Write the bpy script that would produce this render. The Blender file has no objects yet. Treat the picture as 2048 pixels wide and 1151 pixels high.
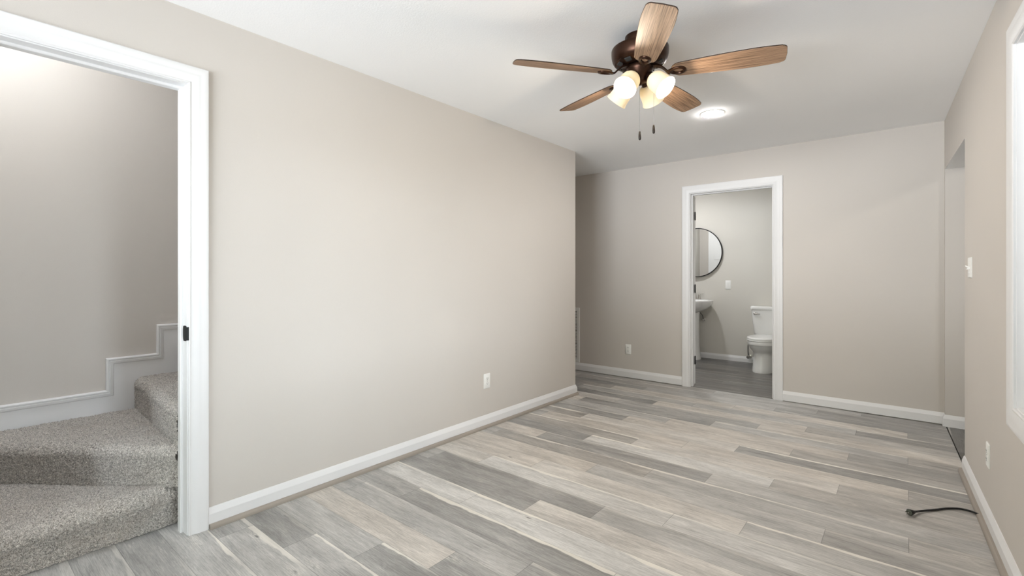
import bpy, bmesh, math, random
import numpy as np
from mathutils import Vector, Matrix

random.seed(7)
np.random.seed(7)
sc = bpy.context.scene
COL = sc.collection
PI = math.pi

# ------------------------------------------------------------------ the place, in metres
XL, YB, YE, XR, AR = -2.5689, 5.1721, 4.1167, 0.2383, 0.0356   # left wall, back wall, left wall's end, right wall's far corner and its angle
H = 2.44
WT = 0.12
XS = -3.707          # far wall of the stairwell
YF = -2.3            # front wall behind the camera
YBB = 7.107          # back wall of the bathroom
XBL, XBR = -2.72, -0.90
YAW = 0.6896

# ------------------------------------------------------------------ camera
cam = bpy.data.cameras.new('camera')
cam.sensor_width = 36.0
cam.lens = 955.38 / 2048 * 36.0
cam.shift_y = -28.33 / 2048
cam.clip_start = 0.02
co = bpy.data.objects.new('camera', cam)
COL.objects.link(co)
co.location = (0, 0, 1.2119)
co.rotation_euler = (PI / 2, 0, YAW)
sc.camera = co

# ------------------------------------------------------------------ world, exposure
sc.view_settings.view_transform = 'Standard'
sc.view_settings.look = 'None'
sc.view_settings.gamma = 1.0
sc.view_settings.use_curve_mapping = False
sc.view_settings.exposure = 0.0
w = bpy.data.worlds.new('sky_and_front_fill')
sc.world = w
w.use_nodes = True
wn = w.node_tree.nodes
wn['Background'].inputs[1].default_value = 1.0
# beyond the right-hand windows: overcast sky over dark ground; towards the added front window: invented bright ground under dark, shaped to light the ceiling
SKY = (28.5, 30.4, 32.8)
FRONT_FILL = (26.0, 26.4, 27.8)
LOW = (3.0, 3.2, 2.6)


def _n(t, **kw):
    n_ = wn.new(t)
    for k_, v_ in kw.items(): setattr(n_, k_, v_)
    return n_


def _ramp(sock, lo, hi):
    m_ = _n('ShaderNodeMapRange')
    w.node_tree.links.new(sock, m_.inputs[0])
    m_.inputs[1].default_value, m_.inputs[2].default_value = lo, hi
    return m_.outputs[0]


def _mixc(f, a_, b_):
    m_ = _n('ShaderNodeMix', data_type='RGBA')
    w.node_tree.links.new(f, m_.inputs[0])
    for sk, v_ in ((m_.inputs[6], a_), (m_.inputs[7], b_)):
        if isinstance(v_, tuple): sk.default_value = (*v_, 1)
        else: w.node_tree.links.new(v_, sk)
    return m_.outputs[2]


_tc = _n('ShaderNodeTexCoord')
_sx = _n('ShaderNodeSeparateXYZ')
w.node_tree.links.new(_tc.outputs['Generated'], _sx.inputs[0])
_up = _ramp(_sx.outputs[2], -0.03, 0.03)
_ad = _n('ShaderNodeMath', operation='ADD')
w.node_tree.links.new(_sx.outputs[0], _ad.inputs[0]); w.node_tree.links.new(_sx.outputs[1], _ad.inputs[1])
_front = _ramp(_ad.outputs[0], -0.15, -0.30)
_col = _mixc(_front, _mixc(_up, LOW, SKY), _mixc(_up, FRONT_FILL, LOW))
w.node_tree.links.new(_col, wn['Background'].inputs[0])
sc.cycles.max_bounces = 14
sc.cycles.diffuse_bounces = 8
sc.cycles.glossy_bounces = 4
sc.cycles.transparent_max_bounces = 12
sc.cycles.caustics_reflective = False
sc.cycles.caustics_refractive = False
sc.cycles.sample_clamp_indirect = 6.0
sc.cycles.use_denoising = True


def RWP(s, o, z):
    """point on the right wall: s along it from the far corner, o outwards"""
    return Vector((XR + s * math.sin(AR) + o * math.cos(AR), YB - s * math.cos(AR) + o * math.sin(AR), z))


def portal(loc, rot, sx, sy):
    l = bpy.data.lights.new('window_portal', 'AREA')
    l.shape = 'RECTANGLE'
    l.size, l.size_y = sx, sy
    l.cycles.is_portal = True
    o = bpy.data.objects.new('window_portal', l)
    COL.objects.link(o)
    o.location = loc
    o.rotation_euler = rot


# windows: right wall (seen at the photo's edge) and two unseen ones added for light
WIN_S0, WIN_S1, WIN_Z0, WIN_Z1 = 2.535, 4.55, 0.70, 2.09
FW_X0, FW_X1, FW_Z0, FW_Z1 = -2.25, 0.05, 0.40, 2.15      # added window in the front wall, behind the camera
portal(RWP((WIN_S0 + WIN_S1) / 2, 0.145, (WIN_Z0 + WIN_Z1) / 2), (PI / 2, 0, AR + PI / 2), WIN_S1 - WIN_S0, WIN_Z1 - WIN_Z0)
portal(((FW_X0 + FW_X1) / 2, YF - 0.14, (FW_Z0 + FW_Z1) / 2), (PI / 2, 0, 0), FW_X1 - FW_X0, FW_Z1 - FW_Z0)
SR_X = 3.2
portal((SR_X + 0.16, 2.6, 1.4), (PI / 2, 0, PI / 2), 0.6, 0.7)

# ------------------------------------------------------------------ helpers


def tag(o, label=None, cat=None, group=None, kind=None):
    if label: o['label'] = label
    if cat: o['category'] = cat
    if group: o['group'] = group
    if kind: o['kind'] = kind
    return o


def empty(name, loc, label, cat, group=None, rz=0.0):
    o = bpy.data.objects.new(name, None)
    o.empty_display_size = 0.05
    COL.objects.link(o)
    o.location = loc
    o.rotation_euler = (0, 0, rz)
    return tag(o, label, cat, group)


def link(name, me, mat, parent=None):
    o = bpy.data.objects.new(name, me)
    COL.objects.link(o)
    if mat is not None:
        for m in (mat if isinstance(mat, (list, tuple)) else [mat]):
            me.materials.append(m)
    if parent is not None:
        o.parent = parent
    return o


def finish(name, bm, mat, parent=None, smooth=False, bevel=0.0, seg=2, angle=40, subsurf=0, recalc=True):
    if recalc:
        bmesh.ops.recalc_face_normals(bm, faces=bm.faces)
    me = bpy.data.meshes.new(name)
    bm.to_mesh(me)
    bm.free()
    o = link(name, me, mat, parent)
    if bevel > 0:
        b = o.modifiers.new('bevel', 'BEVEL')
        b.width = bevel
        b.segments = seg
        b.limit_method = 'ANGLE'
        b.angle_limit = math.radians(40)
        b.harden_normals = False
    if subsurf:
        s = o.modifiers.new('subsurf', 'SUBSURF')
        s.levels = s.render_levels = subsurf
    if smooth or bevel > 0:
        me.polygons.foreach_set('use_smooth', [True] * len(me.polygons))
        me.set_sharp_from_angle(angle=math.radians(angle))
    return o


def box(bm, x0, x1, y0, y1, z0, z1, mi=0):
    v = [bm.verts.new(p) for p in ((x0, y0, z0), (x1, y0, z0), (x1, y1, z0), (x0, y1, z0), (x0, y0, z1), (x1, y0, z1), (x1, y1, z1), (x0, y1, z1))]
    for f in ((3, 2, 1, 0), (4, 5, 6, 7), (0, 1, 5, 4), (1, 2, 6, 5), (2, 3, 7, 6), (3, 0, 4, 7)):
        fa = bm.faces.new([v[i] for i in f])
        fa.material_index = mi
    return v


def loft(bm, rings, cap0=True, cap1=True, closed=True):
    vs = [[bm.verts.new(p) for p in r] for r in rings]
    n = len(rings[0])
    for a, b in zip(vs[:-1], vs[1:]):
        for i in range(n if closed else n - 1):
            j = (i + 1) % n
            bm.faces.new((a[i], a[j], b[j], b[i]))
    if cap0: bm.faces.new(list(reversed(vs[0])))
    if cap1: bm.faces.new(vs[-1])
    return vs


def lathe(bm, prof, n=32, center=(0, 0, 0), axis=None, cap0=True, cap1=True):
    """prof: (radius, height) pairs"""
    M = Matrix.Identity(3)
    if axis is not None:
        M = Vector((0, 0, 1)).rotation_difference(Vector(axis).normalized()).to_matrix()
    c = Vector(center)
    rings = []
    for r, z in prof:
        rings.append([c + M @ Vector((r * math.cos(2 * PI * i / n), r * math.sin(2 * PI * i / n), z)) for i in range(n)])
    return loft(bm, rings, cap0, cap1)


def tube(bm, pts, r, n=10, cap=True):
    pts = [Vector(p) for p in pts]
    rings = []
    up = Vector((0, 0, 1))
    prev = None
    for i, p in enumerate(pts):
        a = pts[max(i - 1, 0)]
        b = pts[min(i + 1, len(pts) - 1)]
        t = (b - a).normalized()
        if prev is None:
            ref = up if abs(t.z) < 0.9 else Vector((1, 0, 0))
            x = t.cross(ref).normalized()
        else:
            x = (prev - t * prev.dot(t)).normalized()
        prev = x
        y = t.cross(x)
        rr = r[i] if isinstance(r, (list, tuple)) else r
        rings.append([p + x * rr * math.cos(2 * PI * k / n) + y * rr * math.sin(2 * PI * k / n) for k in range(n)])
    loft(bm, rings, cap, cap)


def smooth_path(pts, k=8):
    pts = [Vector(p) for p in pts]
    out = []
    for i in range(len(pts) - 1):
        p0 = pts[max(i - 1, 0)]; p1 = pts[i]; p2 = pts[i + 1]; p3 = pts[min(i + 2, len(pts) - 1)]
        for j in range(k):
            t = j / k
            out.append(0.5 * ((2 * p1) + (p2 - p0) * t + (2 * p0 - 5 * p1 + 4 * p2 - p3) * t * t + (3 * p1 - p0 - 3 * p2 + p3) * t ** 3))
    out.append(pts[-1])
    return out


def sweep(bm, path, prof, mapf, side=1, closed=False):
    """mitred sweep of a closed profile (w, d) along a polyline (a, b); w goes to the path's left * side"""
    n = len(path)
    P = [Vector(p) for p in path]
    rings = []
    for i in range(n):
        dirs = []
        if i > 0 or closed: dirs.append((P[i] - P[i - 1]).normalized())
        if i < n - 1 or closed: dirs.append((P[(i + 1) % n] - P[i]).normalized())
        ns = [Vector((-d.y, d.x)) * side for d in dirs]
        if len(ns) == 2:
            m = ns[0] + ns[1]
            m = m / max(m.dot(ns[0]), 1e-6)
        else:
            m = ns[0]
        rings.append([mapf(P[i].x + m.x * w_, P[i].y + m.y * w_, d_) for w_, d_ in prof])
    vs = [[bm.verts.new(p) for p in r] for r in rings]
    k = len(prof)
    for i in range(n if closed else n - 1):
        a = vs[i]; b = vs[(i + 1) % n]
        for q in range(k):
            r = (q + 1) % k
            bm.faces.new((a[q], a[r], b[r], b[q]))
    if not closed:
        bm.faces.new(vs[0]); bm.faces.new(list(reversed(vs[-1])))


def superellipse(cx, cy, z, rx, ry, e=2.0, n=40, ryf=None):
    """ring in the XY plane; ryf: a different half length towards -y"""
    out = []
    for i in range(n):
        t = 2 * PI * i / n
        c, s = math.cos(t), math.sin(t)
        x = abs(c) ** (2 / e) * (1 if c >= 0 else -1) * rx
        y = abs(s) ** (2 / e) * (1 if s >= 0 else -1)
        y *= (ry if (y >= 0 or ryf is None) else ryf)
        out.append(Vector((cx + x, cy + y, z)))
    return out


# ------------------------------------------------------------------ materials


class NT:
    def __init__(self, name):
        self.m = bpy.data.materials.new(name)
        self.m.use_nodes = True
        self.t = self.m.node_tree
        self.bsdf = self.t.nodes['Principled BSDF']
        self.out = self.t.nodes['Material Output']

    def n(self, typ, **kw):
        nd = self.t.nodes.new(typ)
        for k, v in kw.items():
            setattr(nd, k, v)
        return nd

    def l(self, a, b):
        self.t.links.new(a, b)

    def math(self, op, a, b=None, c=None, clamp=False):
        nd = self.n('ShaderNodeMath', operation=op, use_clamp=clamp)
        for i, v in enumerate((a, b, c)):
            if v is None: continue
            if isinstance(v, (int, float)): nd.inputs[i].default_value = v
            else: self.l(v, nd.inputs[i])
        return nd.outputs[0]

    def mix(self, fac, a, b, mode='MIX'):
        nd = self.n('ShaderNodeMix', data_type='RGBA', blend_type=mode)
        for sock, v in ((nd.inputs[0], fac), (nd.inputs[6], a), (nd.inputs[7], b)):
            if isinstance(v, (int, float)): sock.default_value = v
            elif isinstance(v, tuple): sock.default_value = (*v, 1)
            else: self.l(v, sock)
        return nd.outputs[2]

    def ramp(self, fac, lo, hi, a=0.0, b=1.0):
        nd = self.n('ShaderNodeMapRange', interpolation_type='SMOOTHSTEP')
        self.l(fac, nd.inputs[0])
        for i, v in enumerate((lo, hi, a, b)):
            nd.inputs[1 + i].default_value = v
        return nd.outputs[0]

    def noise(self, vec, scale, detail=3, rough=0.5, dist=0.0):
        nd = self.n('ShaderNodeTexNoise')
        nd.inputs['Scale'].default_value = scale
        nd.inputs['Detail'].default_value = detail
        nd.inputs['Roughness'].default_value = rough
        nd.inputs['Distortion'].default_value = dist
        if vec is not None: self.l(vec, nd.inputs['Vector'])
        return nd.outputs[0]

    def bump(self, h, strength, dist=0.002):
        nd = self.n('ShaderNodeBump')
        nd.inputs['Strength'].default_value = strength
        nd.inputs['Distance'].default_value = dist
        self.l(h, nd.inputs['Height'])
        self.l(nd.outputs[0], self.bsdf.inputs['Normal'])

    def pos(self):
        return self.n('ShaderNodeNewGeometry').outputs['Position']

    def obj(self):
        return self.n('ShaderNodeTexCoord').outputs['Object']

    def set(self, color=None, rough=None, metal=None, spec=None, coat=None):
        b = self.bsdf
        if color is not None:
            if isinstance(color, tuple): b.inputs['Base Color'].default_value = (*color, 1)
            else: self.l(color, b.inputs['Base Color'])
        if rough is not None: b.inputs['Roughness'].default_value = rough
        if metal is not None: b.inputs['Metallic'].default_value = metal
        if spec is not None: b.inputs['Specular IOR Level'].default_value = spec
        if coat is not None: b.inputs['Coat Weight'].default_value = coat
        return self.m


def paint(name, color, rough, scale, bump, dist=0.001, var=0.03):
    t = NT(name)
    p = t.pos()
    n1 = t.noise(p, scale, 4, 0.6)
    n2 = t.noise(p, 1.3, 2, 0.5)
    c = t.mix(t.ramp(n2, 0.3, 0.7), tuple(k * (1 - var) for k in color), tuple(min(1, k * (1 + var)) for k in color))
    t.bump(n1, bump, dist)
    return t.set(c, rough, spec=0.3)


M = {}
M['wall'] = paint('greige_wall_paint', (0.582, 0.548, 0.510), 0.65, 260, 0.25, var=0.012)
M['bathwall'] = paint('bathroom_wall_paint', (0.615, 0.595, 0.55), 0.6, 260, 0.2, var=0.012)
M['ceil'] = paint('ceiling_paint', (0.91, 0.915, 0.92), 0.8, 120, 0.35, 0.002, var=0.008)
M['trim'] = paint('white_trim_paint', (0.75, 0.75, 0.755), 0.35, 90, 0.06, var=0.008)
M['doorpaint'] = paint('white_door_paint', (0.82, 0.82, 0.82), 0.4, 90, 0.06, var=0.008)
M['plastic'] = paint('white_plastic', (0.80, 0.80, 0.78), 0.35, 50, 0.02, var=0.005)
M['vent'] = paint('white_enamel', (0.72, 0.72, 0.70), 0.4, 80, 0.03, var=0.01)
M['slot'] = paint('dark_slot', (0.03, 0.03, 0.03), 0.6, 80, 0.03)
M['blackmetal'] = paint('matte_black_metal', (0.008, 0.008, 0.009), 0.6, 200, 0.1)
M['rubber'] = paint('black_rubber', (0.012, 0.012, 0.013), 0.5, 300, 0.1)
M['subfloor'] = paint('dark_subfloor', (0.03, 0.027, 0.025), 0.9, 30, 0.2)
M['greyplug'] = paint('grey_plug_face', (0.10, 0.11, 0.09), 0.5, 200, 0.1)


def m_porcelain():
    t = NT('white_porcelain')
    n = t.noise(t.obj(), 6, 2)
    return t.set(t.mix(n, (0.80, 0.80, 0.79), (0.84, 0.84, 0.83)), 0.12, spec=0.5, coat=0.3)


def m_chrome():
    t = NT('brushed_nickel')
    n = t.noise(t.obj(), 200, 2)
    return t.set(t.mix(n, (0.55, 0.53, 0.50), (0.65, 0.63, 0.60)), 0.25, metal=1.0)


def m_bronze():
    t = NT('oil_rubbed_bronze')
    n = t.noise(t.obj(), 40, 4)
    return t.set(t.mix(n, (0.036, 0.017, 0.0105), (0.062, 0.029, 0.017)), 0.33, metal=0.85, spec=0.5)


def m_mirror():
    t = NT('silvered_mirror')
    n = t.noise(t.obj(), 3, 1)
    return t.set(t.mix(n, (0.86, 0.87, 0.86), (0.88, 0.89, 0.88)), 0.01, metal=1.0)


def m_glass():
    t = NT('window_glass')
    fr = t.n('ShaderNodeFresnel')
    fr.inputs[0].default_value = 1.45
    tr = t.n('ShaderNodeBsdfTransparent')
    tr.inputs[0].default_value = (0.95, 0.97, 0.97, 1)
    gl = t.n('ShaderNodeBsdfGlossy')
    gl.inputs['Roughness'].default_value = 0.02
    n = t.noise(t.obj(), 2, 1)
    t.l(t.math('MULTIPLY', n, 0.02), gl.inputs['Roughness'])
    mx = t.n('ShaderNodeMixShader')
    t.l(fr.outputs[0], mx.inputs[0]); t.l(tr.outputs[0], mx.inputs[1]); t.l(gl.outputs[0], mx.inputs[2])
    t.l(mx.outputs[0], t.out.inputs[0])
    return t.m


def m_shade():
    t = NT('frosted_cream_glass')
    n = t.noise(t.obj(), 30, 3)
    c = t.mix(n, (0.84, 0.79, 0.66), (0.88, 0.84, 0.72))
    tl = t.n('ShaderNodeBsdfTranslucent')
    t.l(c, tl.inputs[0])
    t.set(c, 0.4)
    mx = t.n('ShaderNodeMixShader')
    mx.inputs[0].default_value = 0.22
    t.l(t.bsdf.outputs[0], mx.inputs[1]); t.l(tl.outputs[0], mx.inputs[2])
    t.l(mx.outputs[0], t.out.inputs[0])
    return t.m


def m_emit(name, color, strength):
    t = NT(name)
    t.set(color, 0.5)
    t.bsdf.inputs['Emission Color'].default_value = (*color, 1)
    t.bsdf.inputs['Emission Strength'].default_value = strength
    n = t.noise(t.obj(), 10, 1)
    t.l(t.mix(n, color, tuple(min(1, k * 1.02) for k in color)), t.bsdf.inputs['Base Color'])
    return t.m


def m_planks(name, dark, light, beige, cream, PW=0.1556, PL=1.22, rough=0.36):
    t = NT(name)
    uvn = t.n('ShaderNodeUVMap', uv_map='plank')
    sep = t.n('ShaderNodeSeparateXYZ')
    t.l(uvn.outputs[0], sep.inputs[0])
    u, v = sep.outputs[0], sep.outputs[1]
    at = t.n('ShaderNodeAttribute', attribute_name='tone')
    sc_ = t.n('ShaderNodeSeparateColor')
    t.l(at.outputs['Color'], sc_.inputs[0])
    tone, warm, seed = sc_.outputs[0], sc_.outputs[1], sc_.outputs[2]
    streak = at.outputs['Alpha']

    def vec(su, sv, k=1.0):
        cb = t.n('ShaderNodeCombineXYZ')
        t.l(t.math('MULTIPLY_ADD', u, su, t.math('MULTIPLY', seed, 37.0 * k)), cb.inputs[0])
        t.l(t.math('MULTIPLY', v, sv), cb.inputs[1])
        t.l(t.math('MULTIPLY', seed, 91.0 * k), cb.inputs[2])
        return cb.outputs[0]
    fine = t.noise(vec(7.0, 240.0), 1.0, 5, 0.7, 0.25)
    fine2 = t.noise(vec(36.0, 620.0, 1.3), 1.0, 3, 0.65)
    cath = t.noise(vec(2.4, 22.0, 0.7), 1.0, 3, 0.5, 1.0)      # broad figure of the grain
    blot = t.noise(vec(2.6, 13.0, 1.7), 1.0, 3, 0.6, 0.6)
    soft = t.noise(vec(0.9, 4.0, 2.3), 1.0, 2, 0.5)
    rings = t.math('SINE', t.math('MULTIPLY', cath, 52.0))
    base = t.mix(t.math('ADD', tone, t.math('MULTIPLY', t.math('SUBTRACT', soft, 0.5), 0.55), clamp=True), dark, light)
    base = t.mix(warm, base, beige)
    g = t.math('ADD', t.math('MULTIPLY', t.math('SUBTRACT', fine, 0.5), 1.35),
               t.math('MULTIPLY', t.math('SUBTRACT', blot, 0.5), 1.0))
    g = t.math('ADD', g, t.math('MULTIPLY', t.math('SUBTRACT', fine2, 0.5), 1.0))
    g = t.math('ADD', g, t.math('MULTIPLY', rings, 0.05))
    g = t.math('ADD', g, 1.0)
    mul = t.n('ShaderNodeVectorMath', operation='SCALE')
    t.l(base, mul.inputs[0]); t.l(g, mul.inputs['Scale'])
    col = mul.outputs[0]
    # limed pores: short pale scratches in patches
    lime = t.math('MULTIPLY', t.ramp(t.noise(vec(11.0, 210.0, 3.3), 1.0, 3, 0.7, 0.6), 0.54, 0.70), t.ramp(blot, 0.42, 0.66))
    col = t.mix(t.math('MULTIPLY', lime, 0.38), col, cream)
    # pale sapwood along the far edge of some planks
    wob = t.noise(vec(2.0, 0.0, 2.1), 1.0, 4, 0.65)
    edge = t.math('SUBTRACT', v, t.math('MULTIPLY_ADD', wob, -0.085, PW + 0.022))
    gate = t.ramp(t.noise(vec(1.1, 0.0, 4.1), 1.0, 2, 0.5), 0.36, 0.50)
    sm = t.math('MULTIPLY', t.math('MULTIPLY', t.ramp(edge, 0.0, 0.007), streak), gate)
    ripple = t.ramp(fine, 0.2, 0.6)
    sm = t.math('MULTIPLY', sm, t.math('MULTIPLY_ADD', ripple, 0.40, 0.60))
    col = t.mix(sm, col, cream)
    # knots and dark checks
    vo = t.n('ShaderNodeTexVoronoi')
    vo.inputs['Scale'].default_value = 1.0
    wv = t.n('ShaderNodeVectorMath', operation='MULTIPLY_ADD')
    nc = t.n('ShaderNodeTexNoise')
    t.l(vec(14.0, 60.0, 1.9), nc.inputs['Vector']); nc.inputs['Scale'].default_value = 1.0
    t.l(nc.outputs['Color'], wv.inputs[0]); wv.inputs[1].default_value = (0.10, 0.10, 0.0); t.l(vec(2.6, 9.0, 1.1), wv.inputs[2])
    t.l(wv.outputs[0], vo.inputs['Vector'])
    sepv = t.n('ShaderNodeSeparateColor')
    t.l(vo.outputs['Color'], sepv.inputs[0])
    has = t.ramp(sepv.outputs[0], 0.46, 0.48)
    halo = t.math('MULTIPLY', t.ramp(vo.outputs['Distance'], 0.06, 0.30, 1.0, 0.0), has)
    halo = t.math('MULTIPLY', halo, t.ramp(fine2, 0.45, 0.62))
    col = t.mix(t.math('MULTIPLY', halo, 0.55), col, cream)
    kn = t.math('MULTIPLY', t.ramp(vo.outputs['Distance'], 0.015, 0.07, 1.0, 0.0), has)
    col = t.mix(t.math('MULTIPLY', kn, 0.8), col, tuple(k * 0.22 for k in dark))
    chk = t.math('MULTIPLY', t.ramp(t.noise(vec(7.0, 170.0, 2.9), 1.0, 4, 0.7), 0.64, 0.74), t.ramp(soft, 0.46, 0.62))
    col = t.mix(t.math('MULTIPLY', chk, 0.62), col, tuple(k * 0.4 for k in dark))
    # seams
    d1 = t.math('MINIMUM', v, t.math('SUBTRACT', PW, v))
    d2 = t.math('MINIMUM', u, t.math('SUBTRACT', PL, u))
    d = t.math('MINIMUM', t.math('MULTIPLY', d1, 1.4), d2)
    seam = t.ramp(d, 0.0004, 0.0015, 1.0, 0.0)
    col = t.mix(t.math('MULTIPLY', seam, 0.7), col, tuple(k * 0.3 for k in dark))
    t.set(col, rough, spec=0.5)
    h = t.math('SUBTRACT', t.math('MULTIPLY', fine, 0.35), t.math('MULTIPLY', seam, 1.0))
    t.bump(h, 0.25, 0.0012)
    return t.m


M['planks'] = m_planks('weathered_oak_planks', (0.215, 0.212, 0.206), (0.63, 0.628, 0.615), (0.50, 0.462, 0.418), (0.76, 0.73, 0.67))
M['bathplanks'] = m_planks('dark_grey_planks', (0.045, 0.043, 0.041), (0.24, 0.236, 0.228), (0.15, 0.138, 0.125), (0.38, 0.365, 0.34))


def m_carpet():
    t = NT('grey_beige_carpet')
    p = t.pos()
    a = t.noise(p, 330, 2, 0.6)
    b = t.noise(p, 120, 2, 0.6)
    c = t.noise(p, 7, 3, 0.6)
    f = t.math('ADD', t.math('MULTIPLY', a, 0.75), t.math('MULTIPLY', b, 0.35))
    col = t.mix(t.ramp(f, 0.36, 0.74), (0.125, 0.113, 0.100), (0.80, 0.75, 0.69))
    col = t.mix(t.math('MULTIPLY', t.ramp(c, 0.45, 0.75), 0.25), col, (0.33, 0.27, 0.22))
    t.bsdf.inputs['Sheen Weight'].default_value = 0.25
    t.bump(a, 0.8, 0.004)
    return t.set(col, 1.0, spec=0.05)


M['carpet'] = m_carpet()


def m_blade():
    t = NT('rustic_oak_blade')
    uvn = t.n('ShaderNodeUVMap', uv_map='blade')
    mp = t.n('ShaderNodeMapping')
    mp.inputs['Scale'].default_value = (4, 300, 1)
    t.l(uvn.outputs[0], mp.inputs[0])
    f = t.noise(mp.outputs[0], 1.0, 5, 0.65, 0.4)
    mp2 = t.n('ShaderNodeMapping')
    mp2.inputs['Scale'].default_value = (2.5, 40, 1)
    t.l(uvn.outputs[0], mp2.inputs[0])
    g = t.noise(mp2.outputs[0], 1.0, 4, 0.6, 1.0)
    col = t.mix(t.ramp(f, 0.34, 0.62), (0.12, 0.070, 0.042), (0.48, 0.31, 0.20))
    col = t.mix(t.math('MULTIPLY', t.ramp(g, 0.45, 0.7), 0.45), col, (0.27, 0.17, 0.11))
    t.bump(f, 0.2, 0.001)
    return t.set(col, 0.5, spec=0.35)


M['blade'] = m_blade()
M['bladeedge'] = paint('dark_blade_edge', (0.035, 0.02, 0.013), 0.5, 60, 0.05)
M['chain'] = paint('dull_bead_chain', (0.30, 0.29, 0.28), 0.4, 90, 0.03)
M['fob'] = paint('dark_wood_fob', (0.016, 0.011, 0.008), 0.4, 90, 0.05)
M['shoe'] = paint('greige_shoe_moulding', (0.31, 0.275, 0.24), 0.5, 40, 0.08, var=0.08)
M['porcelain'] = m_porcelain()
M['chrome'] = m_chrome()
M['bronze'] = m_bronze()
M['mirror'] = m_mirror()
M['glass'] = m_glass()
M['shade'] = m_shade()
M['bulb'] = m_emit('lit_bulb', (1.0, 0.86, 0.66), 9)
M['steelpipe'] = paint('dull_grey_pipe', (0.12, 0.12, 0.115), 0.4, 60, 0.05)

# ------------------------------------------------------------------ room shell


def structure(name, bm, mat, parent=None, **kw):
    o = finish(name, bm, mat, parent, **kw)
    if parent is None: o['kind'] = 'structure'
    return o


def plank_floor(name, x0f, x1f, ya, yb_, mat, tones, y_org=0.830, j_org=-2.43):
    PW, PL, ST = 0.1556, 1.22, 0.305
    bm = bmesh.new()
    uv = bm.loops.layers.uv.new('plank')
    cl = bm.loops.layers.float_color.new('tone')
    rnd = random.Random(11)
    k0 = math.floor((ya - y_org) / PW)
    k1 = math.ceil((yb_ - y_org) / PW)
    for k in range(k0, k1):
        y0 = y_org + k * PW
        ys0, ys1 = max(y0, ya), min(y0 + PW, yb_)
        if ys1 - ys0 < 1e-4: continue
        xa = x0f(0.5 * (ys0 + ys1))
        xb0, xb1 = x1f(ys0), x1f(ys1)
        off = j_org + ST * (k % 4)
        i = math.floor((xa - off) / PL)
        while off + i * PL < max(xb0, xb1):
            p0 = off + i * PL
            xs0 = max(p0, xa)
            e0, e1 = min(p0 + PL, xb0), min(p0 + PL, xb1)
            ti = tones.get((k, round(p0, 1)))
            r = rnd.random()
            if ti is None:
                ti = rnd.choice([(0.3, 0.1, 0.2), (0.45, 0.2, 0.9), (0.2, 0.15, 0.0), (0.6, 0.3, 0.5), (0.5, 0.7, 0.3), (0.4, 0.45, 0.0)])
            if e0 > xs0 and e1 > xs0:
                vs = [bm.verts.new(p) for p in ((xs0, ys0, 0), (e0, ys0, 0), (e1, ys1, 0), (xs0, ys1, 0))]
                f = bm.faces.new(vs)
                for lp in f.loops:
                    c = lp.vert.co
                    lp[uv].uv = (c.x - p0, c.y - y0)
                    lp[cl] = (ti[0], ti[1], r, ti[2])
            i += 1
    bmesh.ops.remove_doubles(bm, verts=bm.verts, dist=1e-6)
    o = finish(name, bm, mat, recalc=False)
    o['kind'] = 'structure'
    s = o.modifiers.new('thickness', 'SOLIDIFY')
    s.thickness = 0.012
    s.offset = -1
    return o


# plank tones read from the photograph: (row, joint x) -> (lightness, warmth, pale edge); right-hand ones darkened below for shade
T = {}


def row(k, *tl):
    off = -2.43 + 0.305 * (k % 4)
    first = off - 1.22 if k % 4 else off - 1.22
    for n_, t_ in enumerate(tl):
        T[(k, round(first + n_ * 1.22, 1))] = t_


Dk, Md, Lt, Be, Bl, Bd = (0.12, 0.06), (0.36, 0.12), (0.72, 0.12), (0.5, 0.80), (0.75, 0.55), (0.08, 0.35)
row(-4, (*Md, 0.2), (*Md, 0.3), (*Md, 0.5))
row(-3, (*Md, 0.3), (*Md, 0.3), (*Md, 0.5))
row(-2, (*Dk, 0.3), (*Dk, 0.2), (*Md, 0.5))
row(-1, (*Md, 0.9), (*Md, 1.0), (*Md, 0.5))
row(0, (*Md, 0.6), (*Md, 0.8), (*Md, 0.5))
row(1, (*Dk, 0.2), (*Md, 0.9), (*Md, 0.5))
row(2, (*Md, 0.0), (*Dk, 0.9), (*Md, 0.3))
row(3, (*Be, 0.0), (*Dk, 0.4), (*Md, 0.4))
row(4, (*Md, 0.2), (*Md, 0.5), (*Dk, 0.3))
row(5, (*Md, 0.8), (*Dk, 0.9), (*Md, 0.6))
row(6, (*Lt, 0.9), (*Lt, 1.0), (*Lt, 0.7))
row(7, (*Dk, 0.0), (*Bl, 0.3), (*Md, 0.5))
row(8, (*Md, 0.0), (*Dk, 0.2), (*Md, 0.2), (*Md, 0.3))
row(9, (*Bl, 0.0), (*Lt, 0.8), (*Lt, 0.5), (*Md, 0.5))
row(10, (*Be, 0.0), (*Bl, 0.0), (*Md, 0.9), (*Lt, 0.5))
row(11, (*Be, 0.1), (*Md, 0.2), (*Lt, 0.3), (*Md, 0.2))
row(12, (*Md, 0.0), (*Bd, 0.7), (*Md, 0.8), (*Be, 0.2))
row(13, (*Be, 0.0), (*Dk, 0.2), (*Md, 0.1), (*Bd, 0.4))
row(14, (*Dk, 0.3), (*Lt, 0.9), (*Be, 0.0), (*Bd, 0.2))
row(15, (*Bd, 0.9), (*Bl, 0.0), (*Be, 0.0), (*Bd, 0.4))
row(16, (*Md, 0.5), (*Be, 0.1), (*Be, 0.2), (*Bd, 0.4))
row(17, (*Bd, 0.9), (*Bl, 0.0), (*Dk, 1.0), (*Be, 0.4))
row(18, (*Dk, 0.5), (*Be, 0.0), (*Be, 0.0), (*Md, 0.4))
row(19, (*Md, 0.6), (*Be, 0.0), (*Md, 0.0), (*Md, 0.3))
row(20, (*Be, 0.0), (*Dk, 0.1), (*Md, 0.8), (*Be, 0.2))
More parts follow.
